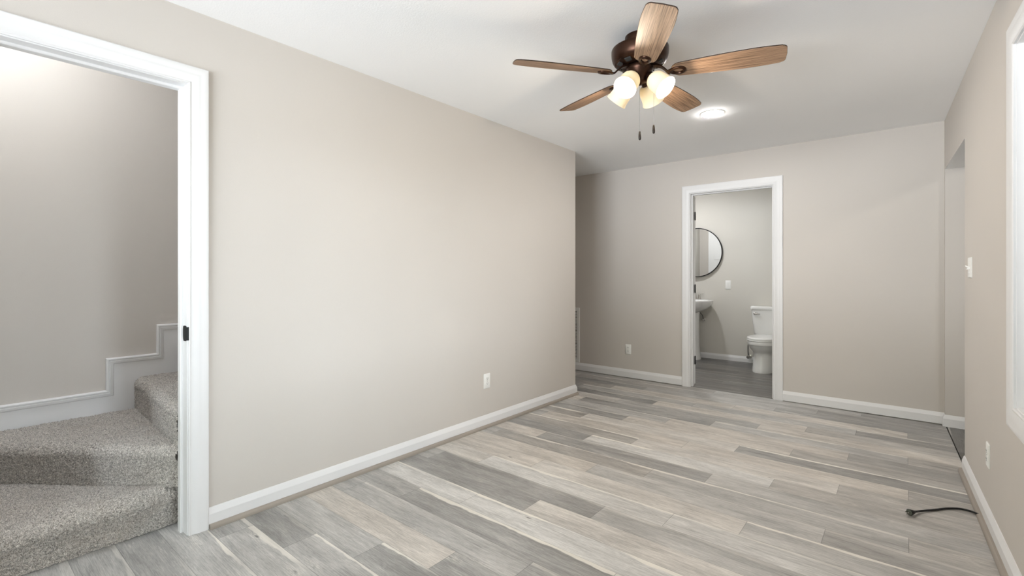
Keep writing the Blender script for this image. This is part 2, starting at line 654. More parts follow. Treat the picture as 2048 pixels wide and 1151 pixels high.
row(21, (*Bl, 0.0), (*Md, 0.1), (*Be, 0.0), (*Md, 0.2))
row(22, (*Dk, 0.6), (*Be, 0.3), (*Be, 0.0), (*Md, 0.2))
row(23, (*Md, 0.8), (*Md, 0.1), (*Dk, 0.9), (*Dk, 0.2))
row(24, (*Bd, 0.2), (*Be, 0.1), (*Be, 0.2), (*Dk, 0.4))
row(25, (*Dk, 0.5), (*Md, 0.1), (*Dk, 0.2), (*Dk, 0.2))
row(26, (*Bd, 0.7), (*Md, 0.3), (*Dk, 0.3), (*Dk, 0.2))
row(27, (*Bd, 0.3), (*Md, 0.2), (*Dk, 0.2), (*Dk, 0.2))

for k_ in range(11, 28):  # shade of the right-hand floor put into the plank tones
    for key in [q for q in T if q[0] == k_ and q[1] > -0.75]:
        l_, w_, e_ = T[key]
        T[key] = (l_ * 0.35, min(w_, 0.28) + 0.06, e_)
xright = lambda y: XR + (YB - y) * math.tan(AR)
plank_floor('floor', lambda y: (-4.55 if y > 4.0 else -2.80), lambda y: xright(y) + 0.004, YF - 0.05, YB + 0.008, M['planks'], T)
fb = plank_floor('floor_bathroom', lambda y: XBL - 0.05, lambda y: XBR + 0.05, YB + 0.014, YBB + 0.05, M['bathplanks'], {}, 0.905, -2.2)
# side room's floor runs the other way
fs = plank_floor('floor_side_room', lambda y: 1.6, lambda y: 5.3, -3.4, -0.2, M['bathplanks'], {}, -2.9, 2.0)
fs.rotation_euler = (0, 0, PI / 2)
bm = bmesh.new()
bm.from_mesh(fs.data)
# world (x, y) = (-local y, local x): keep what lies right of the opening's line
bmesh.ops.bisect_plane(bm, geom=bm.verts[:] + bm.edges[:] + bm.faces[:], plane_co=(YB, -(XR + 0.011), 0),
                       plane_no=(-math.sin(AR), math.cos(AR), 0), clear_outer=True)
bm.to_mesh(fs.data)
bm.free()

bm = bmesh.new()
box(bm, -4.7, 3.4, YF - 0.2, 7.4, -0.12, -0.016)
structure('floor_base', bm, M['subfloor'])

# ceiling with the stair shaft left open
bm = bmesh.new()
box(bm, -2.63, 3.4, YF - 0.2, 7.4, H, H + 0.1)
box(bm, -4.7, -2.63, 4.05, 7.4, H, H + 0.1)
structure('ceiling', bm, M['ceil'])
bm = bmesh.new()
box(bm, -3.9, -2.63, -0.4, 4.0, 2.86, 2.94)
structure('ceiling_stairwell', bm, M['ceil'])

# left wall with the stair door opening
DY0, DY1, DZ = -0.085, 0.765, 2.105      # rough opening
bm = bmesh.new()
box(bm, XL - WT, XL, YF, DY0, 0, H)
box(bm, XL - WT, XL, DY1, YE, 0, H)
box(bm, XL - WT, XL, DY0, DY1, DZ, H)
structure('wall_left', bm, M['wall'])
bm = bmesh.new()
box(bm, XL - WT, XL - 0.07, -0.2, 4.0, H + 0.0, 2.9)
structure('wall_stairwell_upper', bm, M['wall'])
bm = bmesh.new()
box(bm, -4.6, XL - WT, YE - WT, YE, 0, H)
structure('wall_hall', bm, M['wall'])
bm = bmesh.new()
box(bm, -4.72, -4.6, YE - WT, YB + WT, 0, H)
structure('wall_hall_end', bm, M['wall'])
# stairwell
bm = bmesh.new()
box(bm, XS - 0.1, XS, -0.3, YE - WT, 0, 2.9)
structure('wall_stairwell', bm, M['wall'])
bm = bmesh.new()
box(bm, XS, XL - WT, -0.3, -0.2, 0, 2.9)
structure('wall_stairwell_end', bm, M['wall'])

# back wall with the bathroom door opening
BX0, BX1, BZ = -1.803, -0.975, 2.085
bm = bmesh.new()
box(bm, -4.6, BX0, YB, YB + WT, 0, H)
box(bm, BX1, 0.36, YB, YB + WT, 0, H)
box(bm, BX0, BX1, YB, YB + WT, BZ, H)
structure('wall_back', bm, M['wall'])
bm = bmesh.new()
box(bm, 0.36, SR_X, YB - 0.045, YB + WT, 0, H)
structure('wall_side_room_back', bm, M['wall'])
# bathroom walls
bm = bmesh.new()
box(bm, XBL - 0.1, XBR + 0.1, YBB, YBB + 0.1, 0, H)
structure('wall_bathroom_back', bm, M['bathwall'])
bm = bmesh.new()
box(bm, XBL - 0.1, XBL, YB + WT, YBB, 0, H)
structure('wall_bathroom_left', bm, M['bathwall'])
bm = bmesh.new()
box(bm, XBR, XBR + 0.1, YB + WT, YBB, 0, H)
structure('wall_bathroom_right', bm, M['bathwall'])

# right wall: opening at its far end, window towards the camera
OPS, OPZ = 1.14, 2.045
RWT = 0.13
SEND = 7.45
bm = bmesh.new()
STUB = 0.045
box(bm, 0.0, OPS, 0, RWT, OPZ, H)
box(bm, 0.0, STUB, 0, RWT, 0, OPZ)
box(bm, OPS, WIN_S0 - 0.02, 0, RWT, 0, H)
box(bm, WIN_S1 + 0.02, SEND, 0, RWT, 0, H)
box(bm, WIN_S0 - 0.02, WIN_S1 + 0.02, 0, RWT, 0, WIN_Z0 - 0.02)
box(bm, WIN_S0 - 0.02, WIN_S1 + 0.02, 0, RWT, WIN_Z1 + 0.02, H)
bm.faces.ensure_lookup_table()
for f in bm.faces:                       # the opening's soffit uses the ceiling material
    c = f.calc_center_median()
    if abs(c.z - OPZ) < 1e-4 and c.x < OPS: f.material_index = 1
wr = structure('wall_right', bm, [M['wall'], M['ceil']])
RLOC, RROT = (XR, YB, 0), (0, 0, AR - PI / 2)


def onright(o):
    o.location = RLOC
    o.rotation_euler = RROT
    return o


onright(wr)
# front wall behind the camera, with a wide window added for light
bm = bmesh.new()
box(bm, XL - WT, FW_X0 - 0.02, YF - WT, YF, 0, H)
box(bm, FW_X1 + 0.02, 0.8, YF - WT, YF, 0, H)
box(bm, FW_X0 - 0.02, FW_X1 + 0.02, YF - WT, YF, 0, FW_Z0 - 0.02)
box(bm, FW_X0 - 0.02, FW_X1 + 0.02, YF - WT, YF, FW_Z1 + 0.02, H)
structure('wall_front', bm, M['wall'])
# side room
bm = bmesh.new()
box(bm, SR_X, SR_X + WT, 1.4, 2.28, 0, H)
box(bm, SR_X, SR_X + WT, 2.92, YB + WT, 0, H)
box(bm, SR_X, SR_X + WT, 2.28, 2.92, 0, 1.03)
box(bm, SR_X, SR_X + WT, 2.28, 2.92, 1.77, H)
structure('wall_side_room_right', bm, M['wall'])
bm = bmesh.new()
box(bm, 0.55, SR_X, 1.4, 1.5, 0, H)
structure('wall_side_room_front', bm, M['wall'])

# ------------------------------------------------------------------ trim
CAS = [(0, 0), (0, 0.010), (0.005, 0.013), (0.010, 0.0105), (0.016, 0.0105), (0.022, 0.013), (0.034, 0.0165), (0.045, 0.0172),
       (0.052, 0.0165), (0.056, 0.0172), (0.066, 0.0180), (0.072, 0.0180), (0.078, 0.0170), (0.082, 0.014), (0.082, 0)]
BASE_H = 0.097


def base_prof(h=BASE_H, t=0.014):
    return [(0, 0.0), (t, 0.0), (t, h - 0.030), (t - 0.0085, h - 0.004), (t - 0.0105, h), (0, h)]


SHOE = [(0.0, 0.0), (0.019, 0.0), (0.0185, 0.010), (0.015, 0.017), (0.009, 0.0215), (0.0, 0.022)]
xy = lambda a, b, d: (a, b, d)

# stair door frame
INY1, INY0, INZ = 0.748, -0.068, 2.088
bm = bmesh.new()
JX0, JX1 = XL - WT - 0.004, XL + 0.002
box(bm, JX0, JX1, INY1, DY1, 0, DZ)
box(bm, JX0, JX1, DY0, INY0, 0, DZ)
box(bm, JX0, JX1, INY0, INY1, INZ, DZ)
SX0, SX1 = XL - 0.085, XL - 0.050            # door stop
d1 = structure('door_1', bm, M['trim'], bevel=0.0015)
bm = bmesh.new()
sweep(bm, [(INY1, 0), (INY1, INZ), (INY0, INZ), (INY0, 0)], [(0, SX0), (0.011, SX0), (0.011, SX1 - 0.003), (0.008, SX1), (0, SX1)],
      lambda a, b, d: (d, a, b), side=1)
finish('door_stop', bm, M['trim'], d1)
bm = bmesh.new()
sweep(bm, [(INY1 + 0.005, 0), (INY1 + 0.005, INZ + 0.005), (INY0 - 0.005, INZ + 0.005), (INY0 - 0.005, 0)], CAS,
      lambda a, b, d: (XL + d, a, b), side=-1)
finish('casing', bm, M['trim'], d1, smooth=True, angle=25)
# strike plate with its lip bent round the jamb's edge
bm = bmesh.new()
rings = []
for xx in (XL - 0.040, XL + 0.0045):
    rings.append(xx)
sp = []
for i in range(24):
    t_ = 2 * PI * i / 24
    cx_, cz_ = math.cos(t_), math.sin(t_)
    px_ = XL - 0.020 + 0.0225 * (abs(cx_) ** 0.5) * (1 if cx_ > 0 else -1)
    pz_ = 0.935 + 0.036 * (abs(cz_) ** 0.5) * (1 if cz_ > 0 else -1)
    sp.append((px_, pz_))
loft(bm, [[Vector((x_, INY1 + 0.001, z_)) for x_, z_ in sp], [Vector((x_, INY1 - 0.003, z_)) for x_, z_ in sp]])
lip = []
for k_ in range(6):
    a_ = k_ / 5 * PI / 2
    lip.append((XL + 0.002 + 0.010 * math.sin(a_) * 0.9, INY1 - 0.004 + 0.010 * (1 - math.cos(a_))))
loft(bm, [[Vector((x_, y_, z_)) for z_ in (0.904, 0.966)] + [Vector((x_ - 0.002, y_ + 0.002, z_)) for z_ in (0.966, 0.904)] for x_, y_ in lip])
o = finish('strike_plate', bm, M['blackmetal'], d1, bevel=0.0006)
tag(o, 'black strike plate on the white jamb')

# bathroom door frame
IX0, IX1, IZ = -1.783, -0.995, 2.065
bm = bmesh.new()
JY0, JY1 = YB - 0.002, YB + WT + 0.004
box(bm, BX0, IX0, JY0, JY1, 0, BZ)
box(bm, IX1, BX1, JY0, JY1, 0, BZ)
box(bm, IX0, IX1, JY0, JY1, IZ, BZ)
d2 = structure('door_2', bm, M['trim'], bevel=0.0015)
bm = bmesh.new()
sweep(bm, [(IX0, 0), (IX0, IZ), (IX1, IZ), (IX1, 0)], [(0, YB + 0.035), (0.011, YB + 0.035), (0.011, YB + 0.070), (0, YB + 0.070)],
      lambda a, b, d: (a, d, b), side=-1)
finish('door_stop', bm, M['trim'], d2)
for yy, sg, nm in ((YB, -1, 'casing'), (YB + WT, 1, 'casing')):
    bm = bmesh.new()
    sweep(bm, [(IX0 - 0.006, 0), (IX0 - 0.006, IZ + 0.006), (IX1 + 0.006, IZ + 0.006), (IX1 + 0.006, 0)], CAS,
          lambda a, b, d: (a, yy + sg * d, b), side=1)
    finish(nm, bm, M['trim'], d2, smooth=True, angle=25)

# the bathroom door, swung back against the wall inside
DW, DT = 0.78, 0.035
hinge = Vector((IX0 + 0.004, YB + WT + 0.030, 0))
bm = bmesh.new()
box(bm, 0.002, DW, 0, DT, 0.012, 2.05)
for (za, zb) in ((0.22, 0.62), (0.74, 1.34), (1.46, 1.90)):          # raised panels on both faces
    for (xa, xb) in ((0.10, 0.36), (0.43, 0.69)):
        for yy0, yy1 in ((-0.004, 0.0), (DT, DT + 0.004)):
            box(bm, xa, xb, yy0, yy1, za, zb)
d3 = structure('door_3', bm, M['doorpaint'], bevel=0.003)
d3.location = hinge
d3.rotation_euler = (0, 0, PI - 0.035)
bm = bmesh.new()
for s_ in (-1, 1):
    y_ = -0.002 if s_ < 0 else DT + 0.002
    lathe(bm, [(0.027, 0), (0.027, 0.006), (0.010, 0.008), (0.010, 0.040), (0.012, 0.048)], 20, (DW - 0.06, y_, 0.95), (0, s_, 0))
    tube(bm, [(DW - 0.06, y_ + s_ * 0.042, 0.95), (DW - 0.10, y_ + s_ * 0.045, 0.95), (DW - 0.17, y_ + s_ * 0.042, 0.952)], [0.009, 0.008, 0.006], 10)
finish('door_handle', bm, M['blackmetal'], d3, smooth=True)
for hz in (0.27, 1.05, 1.842):
    bm = bmesh.new()
    pts = []
    for i in range(28):
        t_ = 2 * PI * i / 28
        c_, s_ = math.cos(t_), math.sin(t_)
        pts.append((YB + 0.094 + 0.019 * abs(c_) ** 0.4 * (1 if c_ > 0 else -1), hz + 0.046 * abs(s_) ** 0.4 * (1 if s_ > 0 else -1)))
    loft(bm, [[Vector((IX0 - 0.001, y_, z_)) for y_, z_ in pts], [Vector((IX0 + 0.002, y_, z_)) for y_, z_ in pts]])
    lathe(bm, [(0.006, -0.046), (0.0065, -0.044), (0.0065, 0.044), (0.006, 0.046)], 14, (IX0 + 0.006, YB + WT + 0.008, hz))
    o = finish('hinge', bm, M['blackmetal'], d2, smooth=True)
    tag(o, 'black butt hinge')

# windows in the right wall: reveal, picture-frame casing, two sashes side by side, panes


def window(name, S0, S1, Z0=WIN_Z0, Z1=WIN_Z1, place=None):
    place = place or onright
    bm = bmesh.new()
    sweep(bm, [(S0, Z0), (S1, Z0), (S1, Z1), (S0, Z1)], [(0, -0.002), (0.02, -0.002), (0.02, 0.12), (0, 0.12)],
          lambda a, b, d: (a, d, b), side=-1, closed=True)
    w1 = place(structure(name, bm, M['trim'], bevel=0.0015))
    bm = bmesh.new()
    sweep(bm, [(S0 - 0.004, Z0 - 0.004), (S1 + 0.004, Z0 - 0.004), (S1 + 0.004, Z1 + 0.004), (S0 - 0.004, Z1 + 0.004)],
          [(a_ * 1.05, b_) for a_, b_ in CAS], lambda a, b, d: (a, -d, b), side=-1, closed=True)
    finish('casing', bm, M['trim'], w1, smooth=True, angle=25)
    sm = (S0 + S1) / 2
    for sa, sb in ((S0, sm + 0.022), (sm - 0.022, S1)):
        oy = 0.022 if sa == S0 else 0.044
        bm = bmesh.new()
        sweep(bm, [(sa, Z0), (sb, Z0), (sb, Z1), (sa, Z1)], [(0, oy), (-0.040, oy), (-0.045, oy + 0.006), (-0.045, oy + 0.018), (0, oy + 0.018)],
              lambda a, b, d: (a, d, b), side=-1, closed=True)
        f = finish('sash', bm, M['plastic'], w1, smooth=True, angle=25)
        bm = bmesh.new()
        box(bm, sa + 0.04, sb - 0.04, oy + 0.007, oy + 0.011, Z0 + 0.04, Z1 - 0.04)
        finish('pane', bm, M['glass'], f)


window('window_1', WIN_S0, WIN_S1)


def onfront(o):
    o.location = (0, YF, 0)
    o.rotation_euler = (0, 0, PI)
    return o


def onside(o):
    o.location = (SR_X, 0, 0)
    o.rotation_euler = (0, 0, -PI / 2)
    return o


window('added_front_window', -FW_X1, -FW_X0, FW_Z0, FW_Z1, onfront)  # unseen window, added to bring light in from behind the camera
window('added_side_window', -2.9, -2.3, 1.05, 1.75, onside)  # unseen window, added to light the side room

# baseboards
bm = bmesh.new()
sweep(bm, [(XL, INY1 + 0.087), (XL, YE), (-4.59, YE)], [(a_, b_) for a_, b_ in base_prof()], xy, side=-1)
structure('baseboard_left', bm, M['trim'], smooth=True, angle=12)
bm = bmesh.new()
sweep(bm, [(XL + 0.014, INY1 + 0.0875), (XL + 0.014, YE + 0.014)], SHOE, xy, side=-1)
structure('trim_1', bm, M['shoe'], smooth=True, angle=30)
bm = bmesh.new()
bpb = [(a_, max(b_, 0.006)) for a_, b_ in base_prof()]
sweep(bm, [(-4.59, YB), (IX0 - 0.088, YB)], bpb, xy, side=-1)
structure('baseboard_back', bm, M['trim'], smooth=True, angle=12)
bm = bmesh.new()
sweep(bm, [(IX1 + 0.088, YB), (XR, YB)], bpb, xy, side=-1)
structure('baseboard_back_right', bm, M['trim'], smooth=True, angle=12)
bm = bmesh.new()
sweep(bm, [(XR, YB - 0.013), (XR + 0.0016, YB - 0.045), (SR_X, YB - 0.045)], base_prof(0.092), xy, side=-1)
structure('baseboard_side_room', bm, M['trim'], smooth=True, angle=12)
bm = bmesh.new()
sweep(bm, [(OPS + 0.002, 0), (SEND - 0.03, 0)], base_prof(), xy, side=-1)
onright(structure('baseboard_right', bm, M['trim'], smooth=True, angle=12))
bm = bmesh.new()
sweep(bm, [(OPS + 0.012, -0.014), (SEND - 0.03, -0.014)], SHOE, xy, side=-1)
onright(structure('trim_2', bm, M['shoe'], smooth=True, angle=30))
bm = bmesh.new()
sweep(bm, [(XBL, YBB), (XBR, YBB)], base_prof(0.078, 0.014), xy, side=-1)
structure('baseboard_bathroom', bm, M['trim'], smooth=True, angle=12)

# ------------------------------------------------------------------ stairs
# stepped skirt board on the stairwell wall
SKT = [(-0.19, 0.512), (0.662, 0.512), (0.662, 0.702), (0.913, 0.702), (0.913, 0.884), (1.165, 0.884), (1.165, 1.072), (1.415, 1.072), (1.415, 1.262), (1.665, 1.262), (1.665, 1.452), (1.915, 1.452)]
bm = bmesh.new()
pl = SKT + [(1.915, 0.9), (1.0, 0.3), (0.7, 0.02), (-0.19, 0.02)]
va = [bm.verts.new((XS + 0.001, a_, b_)) for a_, b_ in pl]
vb = [bm.verts.new((XS + 0.016, a_, b_)) for a_, b_ in pl]
bm.faces.new(vb); bm.faces.new(list(reversed(va)))
for i in range(len(pl)):
    j = (i + 1) % len(pl)
    bm.faces.new((va[i], va[j], vb[j], vb[i]))
t3 = structure('trim_3', bm, M['trim'])
bm = bmesh.new()
CAP = [(0.003, 0.001), (0.003, 0.020), (-0.002, 0.026), (-0.008, 0.026), (-0.011, 0.021), (-0.014, 0.021), (-0.017, 0.026), (-0.030, 0.022), (-0.034, 0.0165), (-0.034, 0.001)]
sweep(bm, SKT, CAP, lambda a, b, d: (XS + d, a, b), side=1)
finish('cap_moulding', bm, M['trim'], t3, smooth=True, angle=25)


def carpet_step(A, B, n, z0, z1, depth, keep, parent, res=0.0042, r=0.036, overhang=0.022, core=None):
    """carpeted step: A->B front line in plan, n the facing direction"""
    A = np.array(A); B = np.array(B); n = np.array(n) / np.linalg.norm(n)
    L = np.linalg.norm(B - A); d = (B - A) / L
    prof = []
    zr = z1 - r
    nz = max(4, int((zr - z0) / res))
    for i in range(nz):
        t_ = i / nz
        o_ = overhang * (max(0, (t_ - 0.45) / 0.55)) ** 1.5
        prof.append((o_, z0 + (zr - z0) * t_))
    for i in range(int(r * PI / 2 / res) + 1):
        a_ = i / int(r * PI / 2 / res) * PI / 2
        prof.append((overhang - r + r * math.cos(a_), zr + r * math.sin(a_)))
    m = int((depth) / res)
    for i in range(1, m):
        prof.append((overhang - r - i * res, z1))
    prof = np.array(prof)
    ns = int(L / res)
    S = np.linspace(0, L, ns)
    P = A[None, None, :] + d[None, None, :] * S[:, None, None] + n[None, None, :] * prof[None, :, 0][:, :, None]
    X = np.concatenate([P, np.repeat(prof[None, :, 1], ns, 0)[:, :, None]], 2)
    # normals of the profile
    g = np.gradient(prof, axis=0)
    nn = np.stack([g[:, 1], -g[:, 0]], 1); nn /= np.linalg.norm(nn, axis=1)[:, None] + 1e-9
    N3 = np.concatenate([n[None, :] * nn[:, :1], nn[:, 1:]], 1)
    rg = np.random.RandomState(int(z1 * 1000))
    disp = rg.uniform(-0.0045, 0.0045, X.shape[:2])
    # soft unevenness
    lo = rg.uniform(-1, 1, (ns // 14 + 2, len(prof) // 14 + 2))
    lo = np.repeat(np.repeat(lo, 14, 0), 14, 1)[:ns, :len(prof)]
    for _ in range(3):
        lo = (lo + np.roll(lo, 5, 0) + np.roll(lo, -5, 0) + np.roll(lo, 5, 1) + np.roll(lo, -5, 1)) / 5
    disp = disp + 0.004 * lo
    X = X + N3[None] * disp[:, :, None] + rg.uniform(-0.0012, 0.0012, X.shape)
    K = keep(X[:, :, 0], X[:, :, 1])
    idx = -np.ones(K.shape, int)
    Fm = K[:-1, :-1] & K[1:, :-1] & K[:-1, 1:] & K[1:, 1:]
    used = np.zeros(K.shape, bool)
    used[:-1, :-1] |= Fm; used[1:, :-1] |= Fm; used[:-1, 1:] |= Fm; used[1:, 1:] |= Fm
    idx[used] = np.arange(used.sum())
    V = X[used]
    I, J = np.nonzero(Fm)
    F = np.stack([idx[I, J], idx[I + 1, J], idx[I + 1, J + 1], idx[I, J + 1]], 1)
    # face up / outwards
    a, b, c = V[F[0, 0]], V[F[0, 1]], V[F[0, 2]]
    me = bpy.data.meshes.new('carpeted_step')
    me.vertices.add(len(V)); me.vertices.foreach_set('co', V.astype(np.float32).ravel())
    me.loops.add(F.size); me.polygons.add(len(F))
    fn = np.cross(V[F[:, 1]] - V[F[:, 0]], V[F[:, 2]] - V[F[:, 0]]).mean(0)
    want = N3[0].copy(); want[2] += 0.5
    if fn @ want < 0: F = F[:, ::-1]
    me.loops.foreach_set('vertex_index', np.ascontiguousarray(F).ravel().astype(np.int32))
    me.polygons.foreach_set('loop_start', np.arange(0, F.size, 4, dtype=np.int32))
    me.polygons.foreach_set('use_smooth', np.ones(len(F), bool))
    me.update(calc_edges=True); me.validate()
    o = link('carpeted_step', me, M['carpet'], parent)
    if core:
        bm = bmesh.new()
        c0, c1 = core
        pr = [(q[0] - 0.009, q[1] - (0.009 if q[1] > z0 + 0.02 else 0)) for q in prof[:nz + int(r * PI / 2 / res) + 2]]
        pr = [q for k_, q in enumerate(pr) if k_ % 3 == 0] + [(-0.10, z1 - 0.009), (-0.10, z0)]
        loft(bm, [[Vector((*(A + d * s_ + n * q[0]), q[1])) for q in pr] for s_ in (c0, c1)])
        finish('step_edge', bm, M['carpet'], o)
    return o


st = empty('staircase', (0, 0, 0), 'staircase of grey beige carpeted winder steps behind the wide white door frame', 'stairs')
R_ = 0.19
XJ = XL - WT + 0.002
NW = (XJ, 0.765)
d_2 = np.array((-0.787, -0.617))
n_2 = np.array((0.617, -0.787))
side2 = lambda x, y: (x - NW[0]) * n_2[0] + (y - NW[1]) * n_2[1]      # >0 in front of riser 2
XK = XS + 0.017
carpet_step((-2.735, 0.772), (-2.735, -0.19), (1, 0), 0.002, R_, 0.95,
            lambda x, y: (x > XK) & (y < 0.762) & (y > -0.19) & (side2(x, y) > -0.03), st, r=0.060, overhang=0.014, core=(0.012, 0.25))
a2 = np.array(NW) - d_2 * 0.02
carpet_step(a2, np.array(NW) + d_2 * 1.5, n_2, R_ - 0.004, 2 * R_, 1.0,
            lambda x, y: (x > XK) & (x < XJ - 0.010) & (y > -0.19) & (y < 0.83), st, r=0.045, overhang=0.012, core=(0.052, 0.3))
carpet_step((XJ - 0.006, 0.748), (XS, 0.800), (-0.051, -1.0), 2 * R_ - 0.004, 3 * R_, 0.34,
            lambda x, y: (x > XK) & (x < XJ - 0.005) & (y < 1.08), st, r=0.045, overhang=0.006, core=(0.006, 0.3))
for i in range(3, 7):
    y_ = 0.80 + 0.25 * (i - 2)
    carpet_step((XJ - 0.006, y_), (XS, y_), (0, -1), i * R_ - 0.004, (i + 1) * R_, 0.33, lambda x, y: (x > XK), st, res=0.008)

# ------------------------------------------------------------------ ceiling fan
FC = Vector((-1.065, 2.333, 0))
RV = Vector((math.cos(YAW), math.sin(YAW), 0))
FV = Vector((-math.sin(YAW), math.cos(YAW), 0))
fan = empty('ceiling_fan', (FC.x, FC.y, H), 'bronze ceiling fan with five brown wood blades and four lit glass shades', 'ceiling fan')
fz = lambda z: z - H
bm = bmesh.new()
lathe(bm, [(0.075, 0.0), (0.076, -0.006), (0.075, -0.045), (0.066, -0.060), (0.055, -0.066)], 40)
finish('canopy', bm, M['bronze'], fan, smooth=True)
bm = bmesh.new()
lathe(bm, [(0.05, fz(2.379)), (0.120, fz(2.378)), (0.137, fz(2.3765)), (0.1425, fz(2.374)), (0.1445, fz(2.369)), (0.1448, fz(2.358)), (0.1435, fz(2.340)), (0.1395, fz(2.322)), (0.133, fz(2.309)), (0.126, fz(2.303)), (0.122, fz(2.3025)), (0.117, fz(2.299)), (0.096, fz(2.290)), (0.075, fz(2.286)), (0.066, fz(2.289))], 56)
finish('motor_housing', bm, M['bronze'], fan, smooth=True, angle=30)
# slots round the underside
for k in range(10):
    bm = bmesh.new()
    a = 2 * PI * k / 10 + 0.2
    ring = []
    for rr, da in ((0.098, -0.15), (0.118, -0.15), (0.118, 0.15), (0.098, 0.15)):
        zz = fz(2.2875) if rr < 0.11 else fz(2.2945)
        ring.append(Vector((rr * math.cos(a + da), rr * math.sin(a + da), zz)))
    loft(bm, [[p + Vector((0, 0, 0.004)) for p in ring], [p - Vector((0, 0, 0.0012)) for p in ring]])
    finish('vent_slot', bm, M['slot'], fan)
bm = bmesh.new()
lathe(bm, [(0.050, fz(2.290)), (0.064, fz(2.287)), (0.068, fz(2.281)), (0.068, fz(2.268)), (0.065, fz(2.260)), (0.055, fz(2.240)), (0.043, fz(2.219)), (0.040, fz(2.212)), (0.039, fz(2.204)), (0.033, fz(2.199)), (0.012, fz(2.197)), (0.007, fz(2.192)), (0.002, fz(2.187))], 40)
finish('switch_housing', bm, M['bronze'], fan, smooth=True, angle=50)

TH0 = -1.0124
ZB = 2.243


def blade_outline(n=10):
    r0, r1 = 0.155, 0.66
    pts = []
    # half width along r
    def hw(r):
        t_ = (r - r0) / (r1 - r0)
        return 0.050 + 0.021 * math.sin(min(1, t_ / 0.78) * PI / 2) - 0.010 * max(0, (t_ - 0.72) / 0.28) ** 2
    up = []
    for i in range(9):                     # rounded root
        a = PI / 2 * i / 8
        up.append((r0 + 0.045 * (1 - math.sin(a + 0) ) if False else r0 + 0.05 * (1 - math.cos(a)) , hw(r0 + 0.05) * math.sin(a)))
    for i in range(1, 22):
        r = r0 + 0.05 + (r1 - 0.018 - r0 - 0.05) * i / 21
        up.append((r, hw(r)))
    he = hw(r1)
    for i in range(1, 7):
        a = PI / 2 * i / 6
        up.append((r1 - 0.018 + 0.018 * math.sin(a), he - 0.018 + 0.018 * math.cos(a)))
    up = [(r_ + (0.006 * (1 - (h_ / he) ** 2) if r_ > 0.63 else 0), h_) for r_, h_ in up]
    out = up + [(r1 + 0.006, 0.0)] + [(r_, -h_) for r_, h_ in reversed(up[1:])]
    return out


def make_blade(ang, first):
    TI = Matrix.Translation((0, 0, fz(2.262))) @ Matrix.Rotation(math.radians(1.4), 4, FV) @ Matrix.Rotation(math.radians(0.6), 4, RV) @ Matrix.Translation((0, 0, -fz(2.262)))
    Rz = TI @ Matrix.Rotation(ang, 4, 'Z') @ Matrix.Translation((0, 0, fz(ZB))) @ Matrix.Rotation(math.radians(-12.5), 4, 'X')
    ol = blade_outline()
    bm = bmesh.new()
    uv = bm.loops.layers.uv.new('blade')
    bot = [bm.verts.new((r_, h_, -0.003)) for r_, h_ in ol]
    top = [bm.verts.new((r_, h_, 0.003)) for r_, h_ in ol]
    fb_ = bm.faces.new(list(reversed(bot))); ft_ = bm.faces.new(top)
    m_ = len(ol)
    sides = []
    for i in range(m_):
        j = (i + 1) % m_
        f = bm.faces.new((bot[i], bot[j], top[j], top[i])); f.material_index = 1
        sides.append(f)
    bmesh.ops.recalc_face_normals(bm, faces=bm.faces)
    sd = ang * 3.7
    for f in bm.faces:
        for lp in f.loops:
            lp[uv].uv = (lp.vert.co.x + sd, lp.vert.co.y + sd * 0.31)
    bmesh.ops.transform(bm, matrix=Rz, verts=bm.verts)
    b = finish('blade', bm, [M['blade'], M['bladeedge']], fan, recalc=False, bevel=0.0018)
    # blade arm: shank and open teardrop ring screwed under the blade
    bm = bmesh.new()
    n = 36
    outer, inner = [], []
    for i in range(n):
        t_ = 2 * PI * i / n
        c, s = math.cos(t_), math.sin(t_)
        k = 0.70 + 0.30 * (c * 0.5 + 0.5)
        outer.append((0.184 + 0.044 * c, 0.035 * s * k))
        inner.append((0.189 + 0.022 * c, 0.018 * s * k))
    ro = [[Vector((x_, y_, z_)) for x_, y_ in pl_] for pl_, z_ in ((inner, -0.003), (outer, -0.003), (outer, -0.008), ([(x_ * 0.25 + u_ * 0.75, y_ * 0.25 + v_ * 0.75) for (x_, y_), (u_, v_) in zip(inner, outer)], -0.012), ([(x_ * 0.75 + u_ * 0.25, y_ * 0.75 + v_ * 0.25) for (x_, y_), (u_, v_) in zip(inner, outer)], -0.012), (inner, -0.007))]
    vs = loft(bm, ro, False, False)
    for i in range(n):
        j = (i + 1) % n
        bm.faces.new((vs[-1][i], vs[-1][j], vs[0][j], vs[0][i]))
    bmesh.ops.transform(bm, matrix=Rz, verts=bm.verts)
    Ra = TI @ Matrix.Rotation(ang, 4, 'Z')
    sec = []
    for r_, z_, w_, th in ((0.066, 2.281, 0.018, 0.005), (0.085, 2.279, 0.016, 0.005), (0.105, 2.270, 0.013, 0.005), (0.122, 2.256, 0.012, 0.005), (0.140, ZB - 0.006, 0.014, 0.004), (0.150, ZB - 0.007, 0.020, 0.004)):
        tw = math.radians(-12.5) * min(1, max(0, (r_ - 0.07) / 0.06))
        q = []
        for dy, dz in ((-w_, -th), (w_, -th), (w_ * 0.8, th), (-w_ * 0.8, th)):
            q.append(Ra @ Vector((r_, dy * math.cos(tw) - dz * math.sin(tw), fz(z_) + dy * math.sin(tw) + dz * math.cos(tw))))
        sec.append(q)
    loft(bm, sec)
    finish('blade_arm', bm, M['bronze'], fan, smooth=True, angle=50)


for k in range(5):
    make_blade(TH0 + k * 2 * PI / 5, k == 0)

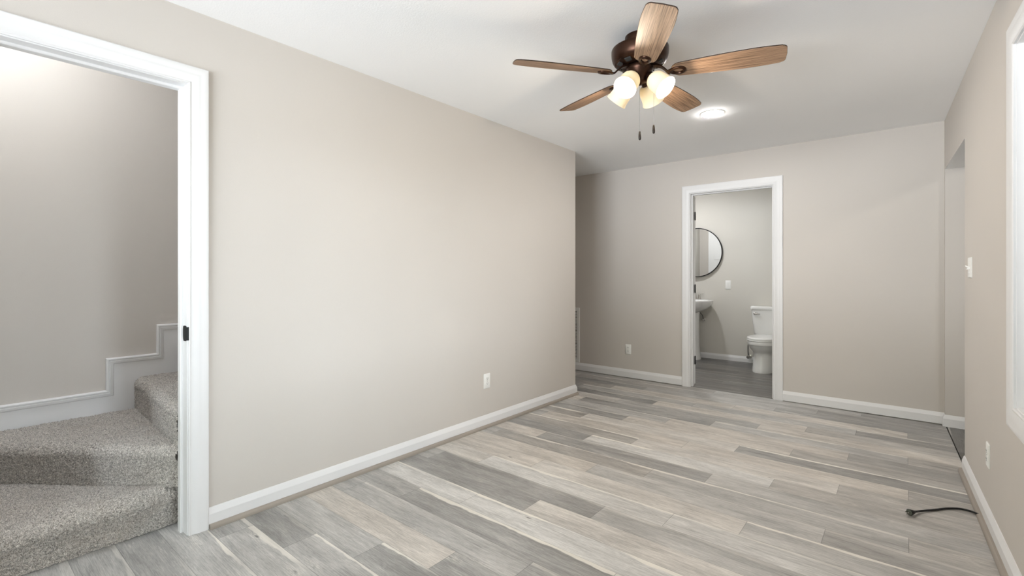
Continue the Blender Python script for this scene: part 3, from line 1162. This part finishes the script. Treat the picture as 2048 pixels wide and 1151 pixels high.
# light kit: four bell shades
BULB_W = 11
for k in range(4):
    a = YAW + PI / 4 + k * PI / 2
    dirh = Vector((math.cos(a), math.sin(a), 0))
    ax = (dirh * 0.080 + Vector((0, 0, -0.078))).normalized()
    p0 = dirh * 0.050 + Vector((0, 0, fz(2.228)))
    bm = bmesh.new()
    lathe(bm, [(0.012, -0.02), (0.014, 0.0), (0.022, 0.006), (0.024, 0.022), (0.026, 0.030), (0.026, 0.036)], 24, p0, ax)
    finish('lamp_holder', bm, M['bronze'], fan, smooth=True, angle=50)
    s0 = p0 + ax * 0.026
    bm = bmesh.new()
    prof = [(0.0245, 0.0), (0.034, 0.004), (0.043, 0.013), (0.0490, 0.027), (0.0515, 0.045), (0.0520, 0.065), (0.0535, 0.084), (0.0570, 0.098), (0.0590, 0.103),
            (0.0578, 0.1045), (0.0550, 0.0985), (0.0512, 0.084), (0.0498, 0.065), (0.0492, 0.045), (0.0468, 0.027), (0.0412, 0.015), (0.0330, 0.0065), (0.022, 0.002)]
    lathe(bm, prof, 40, s0, ax, False, False)
    sh = finish('lamp_shade', bm, M['shade'], fan, smooth=True, angle=60)
    tag(sh, 'lit frosted cream glass bell shade')
    bm = bmesh.new()
    lathe(bm, [(0.010, 0.004), (0.012, 0.016), (0.020, 0.032), (0.025, 0.047), (0.024, 0.060), (0.016, 0.070), (0.004, 0.0735)], 20, s0, ax)
    finish('bulb', bm, M['bulb'], sh, smooth=True)
    l = bpy.data.lights.new('bulb_light', 'POINT')
    l.energy = BULB_W
    l.color = (1.0, 0.84, 0.66)
    l.shadow_soft_size = 0.02
    lo = bpy.data.objects.new('bulb_light', l)
    COL.objects.link(lo)
    lo.location = FC + Vector((0, 0, H)) + s0 + ax * 0.086

# pull chains
for off, z_top, z_end in ((RV * 0.0, 2.19, 1.905), (RV * 0.076 + FV * 0.012, 2.205, 1.942)):
    bm = bmesh.new()
    z = z_top
    while z > z_end + 0.046:
        bmesh.ops.create_icosphere(bm, subdivisions=1, radius=0.0012, matrix=Matrix.Translation(off + Vector((0, 0, fz(z)))))
        z -= 0.0042
    tube(bm, [off + Vector((0, 0, fz(z_top))), off + Vector((0, 0, fz(z_end + 0.045)))], 0.0004, 6)
    if off.length > 0.01:
        tube(bm, [off + Vector((0, 0, fz(z_top))), off * 0.6 + Vector((0, 0, fz(z_top + 0.010)))], 0.0025, 8)
    ch = finish('pull_chain', bm, M['chain'], fan, smooth=True)
    bm = bmesh.new()
    lathe(bm, [(0.0015, 0.047), (0.0045, 0.043), (0.0062, 0.030), (0.0068, 0.015), (0.0062, 0.004), (0.003, 0.0)], 16, off + Vector((0, 0, fz(z_end))))
    finish('pull_fob', bm, M['fob'], ch, smooth=True)

# ------------------------------------------------------------------ recessed ceiling lights


def downlight(loc, label, watts, group=None, col=(1.0, 0.95, 0.88), r=0.076):
    t = empty('recessed_light', loc, label, 'ceiling light', group)
    bm = bmesh.new()
    lathe(bm, [(r, 0.0), (r + 0.014, 0.0), (r + 0.014, -0.0015), (r + 0.004, -0.004), (r, -0.004)], 48, cap0=False, cap1=False)
    finish('trim_ring', bm, M['plastic'], t, smooth=True)
    bm = bmesh.new()
    lathe(bm, [(r + 0.001, -0.004), (r * 0.93, -0.0075), (r * 0.7, -0.0105), (r * 0.35, -0.0125), (0.004, -0.013)], 32, cap0=False)
    # lamp power spread over the lens
    finish('lens', bm, m_emit('lit_lens', col, watts / (PI * PI * r * r)), t, smooth=True)
    return t


downlight((-1.144, 3.80, H), 'round white lit recessed light in the ceiling behind the fan', 19, col=(1.0, 0.97, 0.93))
downlight((-2.40, 6.25, H), 'round recessed light in the bathroom ceiling', 18, col=(0.97, 0.98, 1.0))
downlight((1.30, 3.70, H), 'added round recessed light in the unseen side room ceiling', 15)  # unseen lamp, added to brighten the wall beyond the opening
downlight((-3.18, 0.16, 2.86), 'round recessed light in the stairwell ceiling', 14.5, col=(0.93, 0.97, 1.0))

# ------------------------------------------------------------------ outlets and switches


def rrect(w_, h_, r, n=5):
    pts = []
    for cx_, cz_, a0 in ((w_ / 2 - r, h_ / 2 - r, 0), (-w_ / 2 + r, h_ / 2 - r, PI / 2), (-w_ / 2 + r, -h_ / 2 + r, PI), (w_ / 2 - r, -h_ / 2 + r, 3 * PI / 2)):
        for i in range(n + 1):
            a = a0 + PI / 2 * i / n
            pts.append((cx_ + r * math.cos(a), cz_ + r * math.sin(a)))
    return pts


def plate_mesh(bm, w_, h_, t_=0.006):
    o1, o2 = rrect(w_, h_, 0.004), rrect(w_ - 0.008, h_ - 0.008, 0.003)
    loft(bm, [[Vector((x, 0, z)) for x, z in o1], [Vector((x, -t_ * 0.5, z)) for x, z in o1], [Vector((x, -t_, z)) for x, z in o2]])


def slot_mesh(bm, x, z, w_, h_, y):
    box(bm, x - w_ / 2, x + w_ / 2, y - 0.0006, y + 0.002, z - h_ / 2, z + h_ / 2)


def outlet(loc, rz, label, group=None):
    """local -y faces the room"""
    t = empty('wall_outlet', loc, label, 'outlet', group, rz)
    bm = bmesh.new(); plate_mesh(bm, 0.072, 0.117)
    finish('cover_plate', bm, M['plastic'], t, smooth=True)
    for dz in (0.0195, -0.0195):
        bm = bmesh.new()
        ol = []
        for i in range(28):
            a = 2 * PI * i / 28
            ol.append((0.0172 * math.cos(a), max(-0.0125, min(0.0125, 0.0172 * math.sin(a))) + dz))
        loft(bm, [[Vector((x, -0.005, z)) for x, z in ol], [Vector((x, -0.0085, z)) for x, z in ol]])
        r = finish('receptacle', bm, M['plastic'], t)
        bm = bmesh.new()
        slot_mesh(bm, -0.0063, dz + 0.003, 0.0022, 0.0085, -0.0085)
        slot_mesh(bm, 0.0063, dz + 0.003, 0.0022, 0.007, -0.0085)
        lathe(bm, [(0.0023, -0.002), (0.0023, 0.0006)], 10, (0, -0.0085, dz - 0.0065), (0, -1, 0))
        finish('slots', bm, M['slot'], r)
    bm = bmesh.new()
    lathe(bm, [(0.003, 0), (0.003, 0.001), (0.001, 0.0015)], 12, (0, -0.006, 0), (0, -1, 0))
    finish('screw', bm, M['chrome'], t)
    return t


outlet((XL, 2.80, 0.362), PI / 2, 'white duplex outlet low on the long left wall above the baseboard')
outlet((-2.504, YB, 0.331), 0, 'white duplex outlet low on the back wall left of the bathroom door')
p = RWP((YB - 3.232) / math.cos(AR), 0, 0.340)
outlet(p, AR - PI / 2, 'white duplex outlet low on the right wall under the window corner')

# toggle switch plate on the right wall
p = RWP((YB - 3.80) / math.cos(AR), 0, 1.248)
t = empty('light_switch', p, 'white light switch plate high on the right wall beside the opening', 'light switch', None, AR - PI / 2)
bm = bmesh.new(); plate_mesh(bm, 0.117, 0.117)
finish('cover_plate', bm, M['plastic'], t, smooth=True)
for dx, up in ((-0.023, 1), (0.023, -1)):
    bm = bmesh.new()
    box(bm, dx - 0.0052, dx + 0.0052, -0.0075, -0.005, -0.012, 0.012)
    loft(bm, [[Vector((dx + sx * 0.004, -0.006, sz * 0.006)) for sx, sz in ((-1, -1), (1, -1), (1, 1), (-1, 1))],
              [Vector((dx + sx * 0.003, -0.020, up * 0.010 + sz * 0.0035)) for sx, sz in ((-1, -1), (1, -1), (1, 1), (-1, 1))]])
    finish('toggle', bm, M['plastic'], t, bevel=0.0008)
for dx in (-0.023, 0.023):
    for dz in (-0.03, 0.03):
        bm = bmesh.new()
        lathe(bm, [(0.003, 0), (0.003, 0.001), (0.001, 0.0015)], 10, (dx, -0.006, dz), (0, -1, 0))
        finish('screw', bm, M['plastic'], t)


# rectangular-insert outlet in the bathroom
t = empty('wall_outlet', (-1.926, YBB, 1.058), 'white outlet with rectangular insert on the bathroom wall between mirror and toilet', 'outlet')
bm = bmesh.new(); plate_mesh(bm, 0.072, 0.122)
finish('cover_plate', bm, M['plastic'], t, smooth=True)
bm = bmesh.new()
ol = rrect(0.033, 0.066, 0.002)
loft(bm, [[Vector((x, -0.005, z)) for x, z in ol], [Vector((x, -0.0085, z)) for x, z in ol]])
r = finish('receptacle', bm, M['plastic'], t)
bm = bmesh.new()
for dz in (0.020, -0.020):
    slot_mesh(bm, -0.0063, dz, 0.0022, 0.008, -0.0085)
    slot_mesh(bm, 0.0063, dz, 0.0022, 0.007, -0.0085)
slot_mesh(bm, 0, 0.0045, 0.012, 0.004, -0.0088)
slot_mesh(bm, 0, -0.0045, 0.012, 0.004, -0.0088)
finish('slots', bm, M['vent'], r)

# ------------------------------------------------------------------ return-air grille at the hall end of the back wall
GX0, GX1, GZ0, GZ1 = -3.68, -3.162, 0.100, 0.786
t = empty('air_grille', ((GX0 + GX1) / 2, YB, GZ0), 'tall white return air grille on the back wall at the hall corner', 'vent')
gx = (GX1 - GX0) / 2
gh = GZ1 - GZ0
bm = bmesh.new()
sweep(bm, [(-gx, 0), (gx, 0), (gx, gh), (-gx, gh)], [(0, 0), (0, -0.006), (-0.004, -0.010), (-0.034, -0.012), (-0.036, -0.009), (-0.036, 0)],
      lambda a, b, d: (a, d, b), side=-1, closed=True)
finish('frame', bm, M['vent'], t, smooth=True, angle=30)
bm = bmesh.new()
box(bm, -gx + 0.03, gx - 0.03, -0.002, 0.0, 0.03, gh - 0.03)
finish('backing', bm, M['slot'], t)
bm = bmesh.new()
nl = 34
for i in range(nl):
    z = 0.042 + (gh - 0.084) * i / (nl - 1)
    loft(bm, [[Vector((x, y, zz)) for y, zz in ((-0.010, z - 0.006), (-0.0095, z - 0.0045), (-0.002, z + 0.005), (-0.0025, z + 0.0035))] for x in (-gx + 0.034, gx - 0.034)])
finish('louvres', bm, M['vent'], t)

# ------------------------------------------------------------------ bathroom: mirror, sink, toilet
mx, mz, mr = -2.353, 1.520, 0.352
t = empty('round_mirror', (mx, YBB - 0.016, mz), 'round mirror in a thin black frame above the pedestal sink', 'mirror', None, math.radians(2.5))
bm = bmesh.new()
lathe(bm, [(mr - 0.006, 0.004), (mr - 0.006, 0.020), (0.01, 0.020)], 96, (0, 0, 0), (0, -1, 0))
finish('mirror_glass', bm, M['mirror'], t, smooth=True, angle=30)
bm = bmesh.new()
rg = [(mr - 0.007, 0.002), (mr + 0.004, 0.002), (mr + 0.004, 0.026), (mr - 0.007, 0.026)]
vs = lathe(bm, rg, 96, (0, 0, 0), (0, -1, 0), False, False)
for i in range(96):
    j = (i + 1) % 96
    bm.faces.new((vs[-1][i], vs[-1][j], vs[0][j], vs[0][i]))
finish('frame', bm, M['blackmetal'], t, smooth=True, angle=30)

sx = -2.353
t = empty('pedestal_sink', (sx, YBB, 0), 'white pedestal sink with nickel faucet under the round mirror', 'sink')
bm = bmesh.new()
# outside from below up, over the rim, into the bowl
cy = -0.225
rings = []
for z, rx, ryb, ryf in ((0.665, 0.075, 0.10, 0.06), (0.680, 0.115, 0.15, 0.11), (0.700, 0.160, 0.185, 0.155), (0.730, 0.210, 0.208, 0.193), (0.765, 0.250, 0.217, 0.218), (0.795, 0.268, 0.220, 0.229), (0.815, 0.274, 0.221, 0.232), (0.832, 0.279, 0.222, 0.236), (0.840, 0.277, 0.221, 0.234), (0.842, 0.270, 0.216, 0.228)):
    rings.append(superellipse(0, cy, z, rx, ryb, 2.4, 48, ryf))
for z, rx, ryb, ryf in ((0.842, 0.232, 0.110, 0.195), (0.836, 0.222, 0.104, 0.187), (0.800, 0.195, 0.092, 0.165), (0.755, 0.140, 0.070, 0.115), (0.735, 0.060, 0.035, 0.05), (0.732, 0.02, 0.015, 0.018)):
    rings.append(superellipse(0, cy, z, rx, ryb, 2.3, 48, ryf))
loft(bm, rings)
finish('basin', bm, M['porcelain'], t, smooth=True, angle=60)
bm = bmesh.new()
rings = []
for z, rx, ry in ((0.0, 0.108, 0.100), (0.02, 0.108, 0.100), (0.06, 0.101, 0.092), (0.15, 0.091, 0.082), (0.35, 0.084, 0.075), (0.55, 0.083, 0.074), (0.64, 0.087, 0.077), (0.672, 0.092, 0.082)):
    rings.append(superellipse(0, -0.185, z, rx, ry, 2.6, 40))
loft(bm, rings)
finish('pedestal', bm, M['porcelain'], t, smooth=True, angle=60)
fa = bmesh.new()
loft(fa, [[Vector((x, -0.075 + y, z)) for x, y in rrect(0.165, 0.050, 0.024, 8)] for z in (0.842, 0.852)])
lathe(fa, [(0.017, 0.0), (0.015, 0.03), (0.012, 0.055), (0.011, 0.06)], 20, (0, -0.075, 0.850))
tube(fa, smooth_path([(0, -0.075, 0.900), (0, -0.085, 0.945), (0, -0.125, 0.968), (0, -0.165, 0.955), (0, -0.178, 0.930)]), 0.010, 14)
faucet = finish('faucet', fa, M['chrome'], t, smooth=True, angle=50)
tag(faucet, 'brushed nickel faucet')
for s_ in (-1, 1):
    hb = bmesh.new()
    lathe(hb, [(0.022, 0.0), (0.020, 0.012), (0.014, 0.050), (0.013, 0.062), (0.015, 0.068), (0.010, 0.074)], 20, (s_ * 0.053, -0.075, 0.850))
    tube(hb, [(s_ * 0.050, -0.075, 0.920), (s_ * 0.075, -0.077, 0.924), (s_ * 0.112, -0.080, 0.927)], [0.008, 0.0065, 0.005], 10)
    finish('faucet_handle', hb, M['chrome'], faucet, smooth=True, angle=50)

t = empty('shutoff_valve', (sx, YBB, 0.55), 'small shutoff valve on the wall behind the sink pedestal', 'valve')
bm = bmesh.new()
tube(bm, smooth_path([(0.098, -0.045, 0.004), (0.098, -0.045, 0.03), (0.085, -0.055, 0.075), (0.055, -0.075, 0.115)]), 0.006, 12)
finish('supply_hose', bm, M['steelpipe'], t, smooth=True)
bm = bmesh.new()
lathe(bm, [(0.018, 0.0), (0.018, 0.004), (0.011, 0.008), (0.011, 0.045), (0.014, 0.045), (0.014, 0.060), (0.003, 0.062)], 16, (0.098, 0, 0.0), (0, -1, 0))
finish('stop_valve', bm, M['chrome'], t, smooth=True)

# toilet: local -y is its front
tx = -1.370
t = empty('toilet', (tx, YBB, 0), 'white toilet with closed lid partly hidden by the door frame', 'toilet')
bm = bmesh.new()
rings = []
for z, rx, yb_, yf in ((0.0, 0.132, -0.20, -0.712), (0.012, 0.133, -0.20, -0.714), (0.05, 0.129, -0.20, -0.706), (0.12, 0.122, -0.20, -0.690), (0.19, 0.117, -0.19, -0.680), (0.225, 0.118, -0.19, -0.683), (0.250, 0.132, -0.18, -0.700), (0.280, 0.155, -0.17, -0.730), (0.312, 0.173, -0.16, -0.755), (0.334, 0.179, -0.15, -0.765), (0.338, 0.181, -0.15, -0.768), (0.342, 0.186, -0.15, -0.775), (0.348, 0.1875, -0.15, -0.7765), (0.378, 0.1875, -0.15, -0.777), (0.384, 0.185, -0.15, -0.775), (0.386, 0.170, -0.16, -0.76)):
    c_ = -0.42
    rings.append(superellipse(0, c_, z, rx, yb_ - c_, 2.25, 48, c_ - yf))
loft(bm, rings)
finish('bowl', bm, M['porcelain'], t, smooth=True, angle=60)
bm = bmesh.new()
rings = []
for z, g in ((0.386, -0.006), (0.388, 0.0), (0.400, 0.002), (0.405, -0.004)):
    rings.append(superellipse(0, -0.47, z, 0.184 + g, 0.215 + g, 2.3, 48, 0.306 + g))
loft(bm, rings)
finish('seat', bm, M['porcelain'], t, smooth=True, angle=60)
bm = bmesh.new()
rings = []
for z, g in ((0.4065, -0.006), (0.409, 0.0), (0.420, 0.001), (0.428, -0.008), (0.432, -0.035), (0.434, -0.09)):
    rings.append(superellipse(0, -0.47, z, 0.183 + g, 0.213 + g, 2.3, 48, 0.304 + g))
loft(bm, rings)
finish('lid', bm, M['porcelain'], t, smooth=True, angle=60)
bm = bmesh.new()
rings = []
for z, hw_, yf in ((0.388, 0.165, -0.185), (0.395, 0.172, -0.190), (0.44, 0.184, -0.198), (0.60, 0.202, -0.210), (0.735, 0.213, -0.217)):
    yb_ = -0.012
    rings.append([Vector((x, (yf + yb_) / 2 + y, z)) for x, y in rrect(2 * hw_, yb_ - yf, 0.030, 6)])
loft(bm, rings)
finish('tank', bm, M['porcelain'], t, smooth=True, angle=60)
bm = bmesh.new()
rings = []
for z, g in ((0.7355, -0.004), (0.738, 0.0), (0.772, 0.002), (0.782, -0.004), (0.786, -0.014)):
    rings.append([Vector((x, -0.115 + y, z)) for x, y in rrect(2 * (0.222 + g), 0.216 + 2 * g, 0.032, 6)])
loft(bm, rings)
finish('tank_lid', bm, M['porcelain'], t, smooth=True, angle=60)
bm = bmesh.new()
lathe(bm, [(0.016, -0.004), (0.016, 0.004), (0.009, 0.008), (0.009, 0.016)], 18, (-0.168, -0.2155, 0.690), (0, -1, 0))
tube(bm, [(-0.172, -0.230, 0.690), (-0.145, -0.233, 0.688), (-0.100, -0.231, 0.684)], [0.008, 0.009, 0.0085], 12)
o = finish('flush_lever', bm, M['chrome'], t, smooth=True)
tag(o, 'brushed nickel flush lever')
bm = bmesh.new()
box(bm, -0.11, 0.11, -0.245, -0.02, 0.330, 0.3885)
finish('tank_shelf', bm, M['porcelain'], t, bevel=0.02, seg=3)

t = empty('shutoff_valve', (-1.645, YBB, 0.09), 'small metal water shutoff valve and dark hose beside the toilet base', 'valve')
bm = bmesh.new()
lathe(bm, [(0.026, 0.0), (0.026, 0.004), (0.010, 0.008), (0.010, 0.055), (0.014, 0.055), (0.014, 0.085), (0.009, 0.088)], 16, (0, -0.0145, 0), (0, -1, 0))
lathe(bm, [(0.010, -0.02), (0.010, 0.022)], 12, (0, -0.085, 0))
lathe(bm, [(0.019, 0.0), (0.021, 0.004), (0.019, 0.012)], 14, (0, -0.102, -0.002), (0, -1, -0.3))
finish('valve_body', bm, M['chrome'], t, smooth=True)
bm = bmesh.new()
tube(bm, smooth_path([(0, -0.085, 0.02), (-0.004, -0.085, 0.09), (0.002, -0.088, 0.17), (0.045, -0.09, 0.25), (0.082, -0.095, 0.296)]), 0.0075, 12)
finish('supply_hose', bm, M['steelpipe'], t, smooth=True)

# ------------------------------------------------------------------ loose power cord on the floor
path = smooth_path([(0.029, 3.142, 0.016), (0.040, 3.156, 0.014), (0.055, 3.187, 0.009), (0.085, 3.226, 0.007), (0.115, 3.262, 0.006), (0.150, 3.306, 0.006), (0.178, 3.333, 0.006), (0.215, 3.358, 0.006), (0.250, 3.356, 0.007), (0.268, 3.338, 0.010), (0.282, 3.310, 0.016)], 10)
t = empty('power_cord', (0.016, 3.121, 0), 'loose black power cord with a plug lying on the floor by the right wall', 'cord')
org = Vector((0.016, 3.121, 0))
bm = bmesh.new()
tube(bm, [p - org for p in path], 0.0048, 12)
finish('cord', bm, M['rubber'], t, smooth=True)
pd = Vector((-0.66, -0.75, 0)).normalized()
px = Vector((-pd.y, pd.x, 0))
bm = bmesh.new()
rings = []
for d_, rw, rh in ((-0.030, 0.005, 0.005), (-0.022, 0.0085, 0.008), (-0.010, 0.013, 0.012), (0.0, 0.016, 0.0145), (0.004, 0.0165, 0.0150)):
    rings.append([pd * d_ + px * rw * math.cos(2 * PI * i / 24) + Vector((0, 0, 0.016 + rh * math.sin(2 * PI * i / 24))) for i in range(24)])
loft(bm, rings)
plug = finish('plug', bm, M['rubber'], t, smooth=True, angle=50)
bm = bmesh.new()
rings = []
for d_, k_ in ((0.004, 0.9), (0.0055, 0.88)):
    rings.append([pd * d_ + px * 0.0165 * k_ * math.cos(2 * PI * i / 24) + Vector((0, 0, 0.016 + 0.015 * k_ * math.sin(2 * PI * i / 24))) for i in range(24)])
loft(bm, rings)
finish('plug_face', bm, M['greyplug'], plug)
bm = bmesh.new()
for s_ in (-1, 1):
    c = px * s_ * 0.0063
    loft(bm, [[c + pd * d_ + px * a_ + Vector((0, 0, 0.018 + b_)) for a_, b_ in ((-0.0008, -0.003), (0.0008, -0.003), (0.0008, 0.003), (-0.0008, 0.003))] for d_ in (0.004, 0.020)])
tube(bm, [pd * 0.004 + Vector((0, 0, 0.0085)), pd * 0.022 + Vector((0, 0, 0.0085))], 0.0023, 10)
finish('prongs', bm, M['chrome'], plug)
